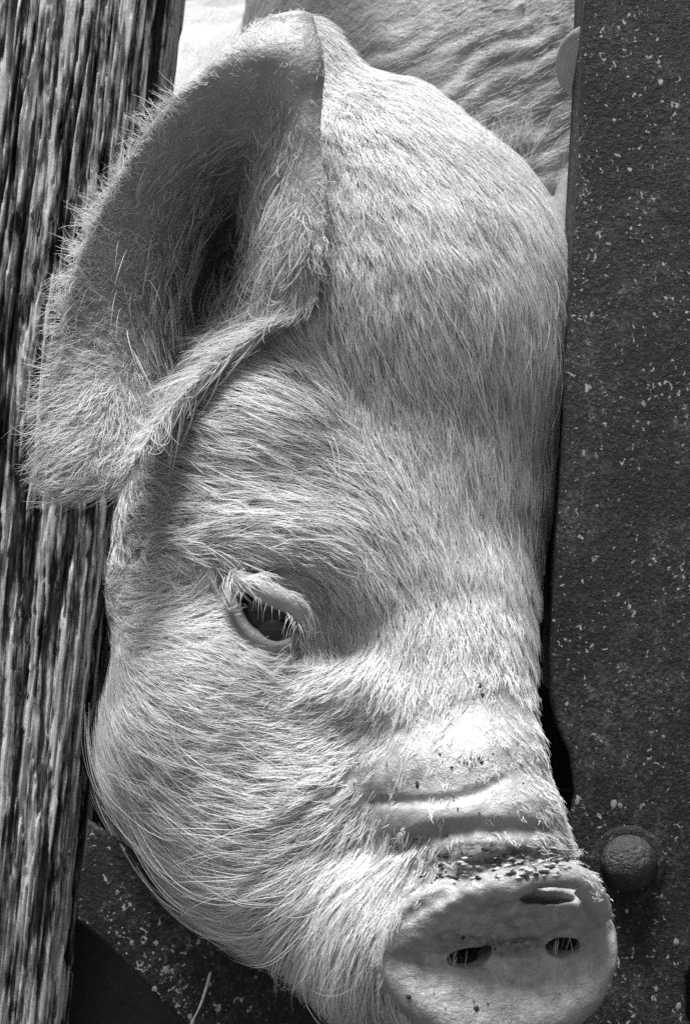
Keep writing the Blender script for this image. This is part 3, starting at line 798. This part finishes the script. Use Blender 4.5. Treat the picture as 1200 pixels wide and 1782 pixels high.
def disc_inside(px):     # the bare snout disc
    x = (px[:, 0] - 866) / 200.0; y = (px[:, 1] - 1660 + 0.1 * (px[:, 0] - 866)) / (150.0)
    return x * x + y * y < 1.0
def strands(mask, dens, G, nguide, nchild, spread, clump, lift0, jit, npt=7, collide=True, curl=0.0, lscale=1.0, seed=1):
    r = np.random.default_rng(seed)
    idx = np.where(mask)[0]
    g = guide(tpx[idx], G); w = tar[idx] * np.clip(g[:, 3], 0, None) * dens[idx]
    w = w / w.sum()
    pick = idx[r.choice(len(idx), nguide, p=w)]
    b = r.random((nguide, 2)); fl = b.sum(1) > 1; b[fl] = 1 - b[fl]
    T = tri[pick]
    root = V[T[:, 0]] + b[:, :1] * (V[T[:, 1]] - V[T[:, 0]]) + b[:, 1:] * (V[T[:, 2]] - V[T[:, 0]])
    nrm = N[T].mean(1); nrm /= np.linalg.norm(nrm, axis=1)[:, None]
    gg = guide(to_pix(root), G)
    L = gg[:, 2] * lscale * r.uniform(0.55, 1.25, nguide)
    ang = np.arctan2(-gg[:, 1], gg[:, 0]) + r.normal(0, jit, nguide)
    bend = r.normal(0, curl, nguide)
    P_ = [root.copy()]; p = root.copy()
    for k in range(npt - 1):
        f = k / (npt - 2)
        a = ang + bend * (k + 0.5) / npt
        if k > 0:
            g2 = guide(to_pix(p), G); a0 = np.arctan2(-g2[:, 1], g2[:, 0])
            dlt = (a0 - (ang - 0) + np.pi) % (2 * np.pi) - np.pi
            a = a + 0.35 * dlt * (np.abs(dlt) < 1.6)
        d = np.stack((np.cos(a), np.sin(a), np.zeros(nguide)), -1)
        t = d - nrm * (d * nrm).sum(1)[:, None]
        t /= np.maximum(np.linalg.norm(t, axis=1), 0.15)[:, None]
        li = lift0 * (1 - 0.9 * f)
        step = (t * np.cos(li) + nrm * np.sin(li)) * (L / (npt - 1))[:, None]
        p = p + step
        if collide:
            s_ = sdf(p, False); need = 1.5 + 0.03 * L * (k + 1) / npt; top = 4 + 0.10 * L
            low = np.clip(need - s_, 0, 30); high = np.clip(s_ - top, 0, 60) * 0.45
            p = p + nrm * (low - high)[:, None]
        P_.append(p.copy())
    C = np.stack(P_, 1)                                     # guides: n x npt x 3
    out = [C]; f = np.linspace(0, 1, npt)[None, :, None]
    t1 = C[:, -1] - C[:, 0]; t1 /= np.maximum(np.linalg.norm(t1, axis=1), 1e-6)[:, None]
    side = np.cross(nrm, t1); side /= np.maximum(np.linalg.norm(side, axis=1), 1e-6)[:, None]
    for _ in range(nchild):
        o = side * r.normal(0, spread, nguide)[:, None] + t1 * r.normal(0, spread, nguide)[:, None]
        tip = side * r.normal(0, spread * 0.6, nguide)[:, None] + nrm * np.abs(r.normal(0, spread * 0.25, nguide))[:, None]
        wob = side * r.normal(0, spread * 0.25, nguide)[:, None]
        ls = r.uniform(0.6, 1.1, nguide)[:, None, None]
        c = C[:, :1] + (C - C[:, :1]) * ls + o[:, None] * (1 - clump * f) + tip[:, None] * f ** 2 + wob[:, None] * np.sin(f * 5.0)
        out.append(c)
    return np.concatenate(out, 0)

def hair_object(name, C, rad, mat, parent, tip=0.25):
    n, k, _ = C.shape
    cu = bpy.data.hair_curves.new(name)
    cu.add_curves([k] * n)
    cu.attributes['position'].data.foreach_set('vector', pig_space(C.reshape(-1, 3)).astype(np.float32).ravel())
    ra = cu.attributes.get('radius') or cu.attributes.new('radius', 'FLOAT', 'POINT')
    prof = np.linspace(1, 0, k) ** 0.7 * (1 - tip) + tip
    rr = (rad * S * np.random.default_rng(3).uniform(0.65, 1.25, (n, 1)) * prof[None]).astype(np.float32)
    ra.data.foreach_set('value', rr.ravel())
    cu.materials.append(mat)
    o = bpy.data.objects.new(name, cu); link(o, parent); tag(o, kind='stuff'); return o

tick('hairprep')
# added black boards standing in for the deep shade behind the panel
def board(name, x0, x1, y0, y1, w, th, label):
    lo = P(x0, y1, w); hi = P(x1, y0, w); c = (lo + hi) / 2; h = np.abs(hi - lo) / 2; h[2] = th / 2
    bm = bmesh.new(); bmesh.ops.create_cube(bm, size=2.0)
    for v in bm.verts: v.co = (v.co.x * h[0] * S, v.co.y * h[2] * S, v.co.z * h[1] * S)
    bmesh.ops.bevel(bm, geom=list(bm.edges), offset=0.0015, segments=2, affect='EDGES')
    me = bpy.data.meshes.new(name); bm.to_mesh(me); bm.free(); me.materials.append(M_SHADE)
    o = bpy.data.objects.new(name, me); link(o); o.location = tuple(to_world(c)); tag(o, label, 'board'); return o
board('shade_board', -260, 1500, 1375, 2420, -430, 60, 'added black board standing in for the shade in the gap under the panel slanted lower edge')
board('shade_board', 925, 1500, 1000, 1440, -520, 60, 'added black board standing in for the shade in the gap beside the nose bridge')
_nod = ~disc_inside(tpx) | (tc_[:, 2] < 90)
lid = np.exp(-((tpx[:, 0] - 460) / 72) ** 2 - ((tpx[:, 1] - 1074) / 66) ** 2)
ones = np.clip(1.0 - 1.7 * lid, 0, 1)
face = ~on_ear & _nod & (tc_[:, 2] > -330) & ~((tpx[:, 0] > 925) & (tpx[:, 1] < 225))
HN = 1.0
tb = lambda x, y, rx, ry: np.exp(-((tpx[:, 0] - x) / rx) ** 2 - ((tpx[:, 1] - y) / ry) ** 2)
ones = ones * (1 - np.clip(1.0 * tb(760, 1345, 220, 54) + 1.0 * tb(790, 1415, 180, 40) + .6 * tb(620, 1230, 60, 40) + 1.0 * tb(850, 1490, 130, 40), 0, 0.93))
hair_object('coat', strands(face, ones, GUIDE, int(18000 * HN), 5, 7.0, 0.6, 0.26, 0.12, curl=0.22, seed=1), 0.52, M_COAT, pig)
hair_object('undercoat', strands(face, ones, GUIDE, int(6000 * HN), 2, 9, 0.2, 0.4, 0.3, npt=5, curl=0.5, lscale=0.6, seed=2), 0.5, M_COAT, pig)
hair_object('guard_hair', strands(face, ones, GUIDE, int(2000 * HN), 1, 7, 0.3, 0.45, 0.22, npt=8, curl=0.35, lscale=1.2, seed=5), 0.6, M_COAT, pig)
marg = np.clip(1.1 - np.minimum(ear_col, 1 - ear_col) * 5, 0.6, 1)
frontside = np.where(facing > -0.1, 1.0, 0.25)
hair_object('ear_hair', strands(on_ear, marg * frontside, EGUIDE, int(1700 * HN), 2, 9, 0.5, 0.22, 0.16, npt=9, collide=False, curl=0.4, lscale=0.72, seed=3), 0.5, M_EARHAIR, pig)
hair_object('ear_down', strands(on_ear, frontside, EGUIDE, int(3500 * HN), 1, 9, 0.2, 0.5, 0.4, npt=5, collide=False, curl=0.6, lscale=0.4, seed=4), 0.4, M_EARHAIR, pig)
edge_ = (np.minimum(ear_col, 1 - ear_col) < 0.05) | (ear_row > 0.95)
hair_object('ear_fringe', strands(on_ear & edge_ & (tpx[:, 0] < 470), np.ones(len(tri)), EGUIDE, int(620 * HN), 1, 8, 0.2, 0.3, 0.3, npt=10, collide=False, curl=0.9, lscale=0.85, seed=8), 0.4, M_EARHAIR, pig)
tuft = np.clip(tb(470, 370, 45, 130) + tb(400, 560, 90, 60) + 0.8 * tb(310, 610, 60, 90) + 0.25 * tb(330, 420, 90, 130), 0, 1)
hair_object('ear_tufts', strands(on_ear & (facing > 0), tuft, EGUIDE, int(520 * HN), 1, 10, 0.3, 0.6, 0.4, npt=12, collide=False, curl=1.6, lscale=1.35, seed=6), 0.6, M_EARHAIR, pig)
low_jaw = ((tpx[:, 1] > 1340) & (tpx[:, 0] < 640)).astype(float)
hair_object('whiskers', strands(face, low_jaw, GUIDE, int(240 * HN), 1, 8, 0.2, 0.6, 0.3, npt=10, curl=0.7, lscale=1.7, seed=11), 0.5, M_COAT, pig)
BGUIDE = np.array([(500, 60, .9, -.42, 40, 1), (900, 60, .9, -.42, 40, 1), (700, 150, .9, -.42, 40, 1), (300, 80, -.3, -.9, 40, 1)], float)
rear = (tc_[:, 2] < -360) & (facing > 0.05) & ~on_ear
hair_object('back_bristles', strands(rear, np.ones(len(tri)), BGUIDE, int(4500 * HN), 0, 8, 0.2, 0.25, 0.2, npt=4, collide=False, curl=0.3, seed=12), 0.35, M_COAT, pig)
# lashes hanging over the eye
lash = []
r = np.random.default_rng(9)
for t in r.uniform(0.1, 0.95, 26):
    q = upper[int(t * (len(upper) - 1))] + np.array((r.normal(0, 1.5), -16, 10 + r.normal(0, 1.5)))
    L = r.uniform(16, 46); sx = r.normal(-0.12, 0.24)
    lash.append([q + np.array((sx * L * u, -L * (0.25 * u + 0.75 * u * u), 20 * math.sin(u * 2.2))) for u in np.linspace(0, 1, 7)])
hair_object('eyelashes', np.array(lash), 0.42, M_COAT, pig)
# bristles round the nostrils and the mane between the ears
hx, hy, hl = [], [], []
for cx_, cy_, ln in ((812, 1674, 40), (972, 1654, 28)):
    for _ in range(9):
        x = cx_ + r.uniform(-ln, ln); hx.append(x); hy.append(cy_ + r.uniform(-4, 8) - 0.12 * (x - cx_))
nb = [[q + np.array((sx * L * u, L * u, 8 * math.sin(u * 2.5))) for u in np.linspace(0, 1, 5)] for q, L, sx in zip(surf(hx, hy), r.uniform(16, 30, len(hx)), r.normal(0, .25, len(hx)))]
hair_object('nostril_bristles', np.array(nb), 0.6, M_COAT, pig)
mx_ = r.normal(900, 30, 130); my_ = 262 + r.normal(0, 16, 130) + 0.1 * (mx_ - 900)
mane = [[q + np.array((sx * L * u + 0.05 * L * u * u, L * (u - 0.15 * u * u), 14 * u)) for u in np.linspace(0, 1, 6)] for q, L, sx in zip(surf(mx_, my_), r.uniform(30, 70, 130), r.normal(-0.1, .28, 130))]
hair_object('mane', np.array(mane), 0.7, M_COAT, pig)
# bits of dirt stuck to the face
spots = [(835, 1196, 4, 9), (838, 1210, 7, 7), (727, 1367, 5, 8), (825, 1100, 3, 6), (834, 655, 3, 5), (796, 770, 3, 3), (607, 1476, 5, 5), (596, 1440, 4, 4), (680, 150, 6, 3), (828, 1756, 5, 6), (712, 1735, 6, 5), (805, 1632, 4, 5)]
spots += [(828 + r.normal(0, 24), 1330 + r.normal(0, 9), r.uniform(1.5, 4), r.uniform(1.5, 3.5)) for _ in range(26)]
spots += [(r.uniform(560, 1000), r.uniform(1280, 1560), r.uniform(1, 2.4), r.uniform(1, 2.4)) for _ in range(60)] + [(r.uniform(700, 1030), r.uniform(1580, 1770), r.uniform(1, 2.6), r.uniform(1, 2.2)) for _ in range(14)]
vv, ff = [], []
for (x, y, a, b), c0 in zip(spots, surf([q[0] for q in spots], [q[1] for q in spots], 2.0)):
    k0 = len(vv); vv.append(c0 + np.array((0, 0, 2.0)))
    for i in range(7):
        t = 2 * math.pi * i / 7; q = r.uniform(0.6, 1.15); vv.append(c0 + np.array((a * q * math.cos(t), b * q * math.sin(t), -2.5)))
    for i in range(7): ff.append((k0, k0 + 1 + i, k0 + 1 + (i + 1) % 7))
tag(mesh_np('dirt_flecks', pig_space(np.array(vv)), ff, M_DIRT, pig), kind='stuff')
# crusts and scabs along the top of the snout
for nm, mt, n_, box in (('crust_flakes', M_FLAKE, 46, (800, 985, 1488, 1528)), ('dark_crust', M_DIRT, 64, (720, 975, 1474, 1528))):
    xs = r.uniform(box[0], box[1], n_); ys = r.uniform(box[2], box[3], n_) + 0.00035 * (xs - 900) ** 2; vv, ff = [], []
    for c0, a in zip(surf(xs, ys, 1.0), r.uniform(1.5, 6.5, n_)):
        k0 = len(vv); vv.append(c0 + np.array((0, 1.0, 2.5)))
        for i in range(7):
            t = 2 * math.pi * i / 7; q = a * r.uniform(0.5, 1.3); vv.append(c0 + np.array((1.5 * q * math.cos(t), 0.6 * q * math.sin(t), r.uniform(-3, 1.5))))
        for i in range(7): ff.append((k0, k0 + 1 + i, k0 + 1 + (i + 1) % 7))
    tag(mesh_np(nm, pig_space(np.array(vv)), ff, mt, pig, smooth=False), kind='stuff')
# a bent straw lying against the lower plate
st = catmull([P(366, 1692, -62), P(358, 1722, -52), P(346, 1756, -50), P(322, 1800, -56)], 6)
co, fa = [], []
for k, q in enumerate(st):
    rr = 3.2 * (0.55 + 0.45 * math.sin(math.pi * min(1, 0.25 + k / len(st))))
    for i in range(6): co.append(q + rr * np.array((math.cos(i * math.pi / 3), 0.35 * math.cos(i * math.pi / 3), math.sin(i * math.pi / 3))))
for k in range(len(st) - 1):
    for i in range(6): fa.append((6 * k + i, 6 * k + (i + 1) % 6, 6 * k + 6 + (i + 1) % 6, 6 * k + 6 + i))
tag(mesh_np('straw', to_world(np.array(co)), fa, M_FLAKE), 'pale bent straw stuck on the lower corner of the steel plate', 'straw')
tick('end')
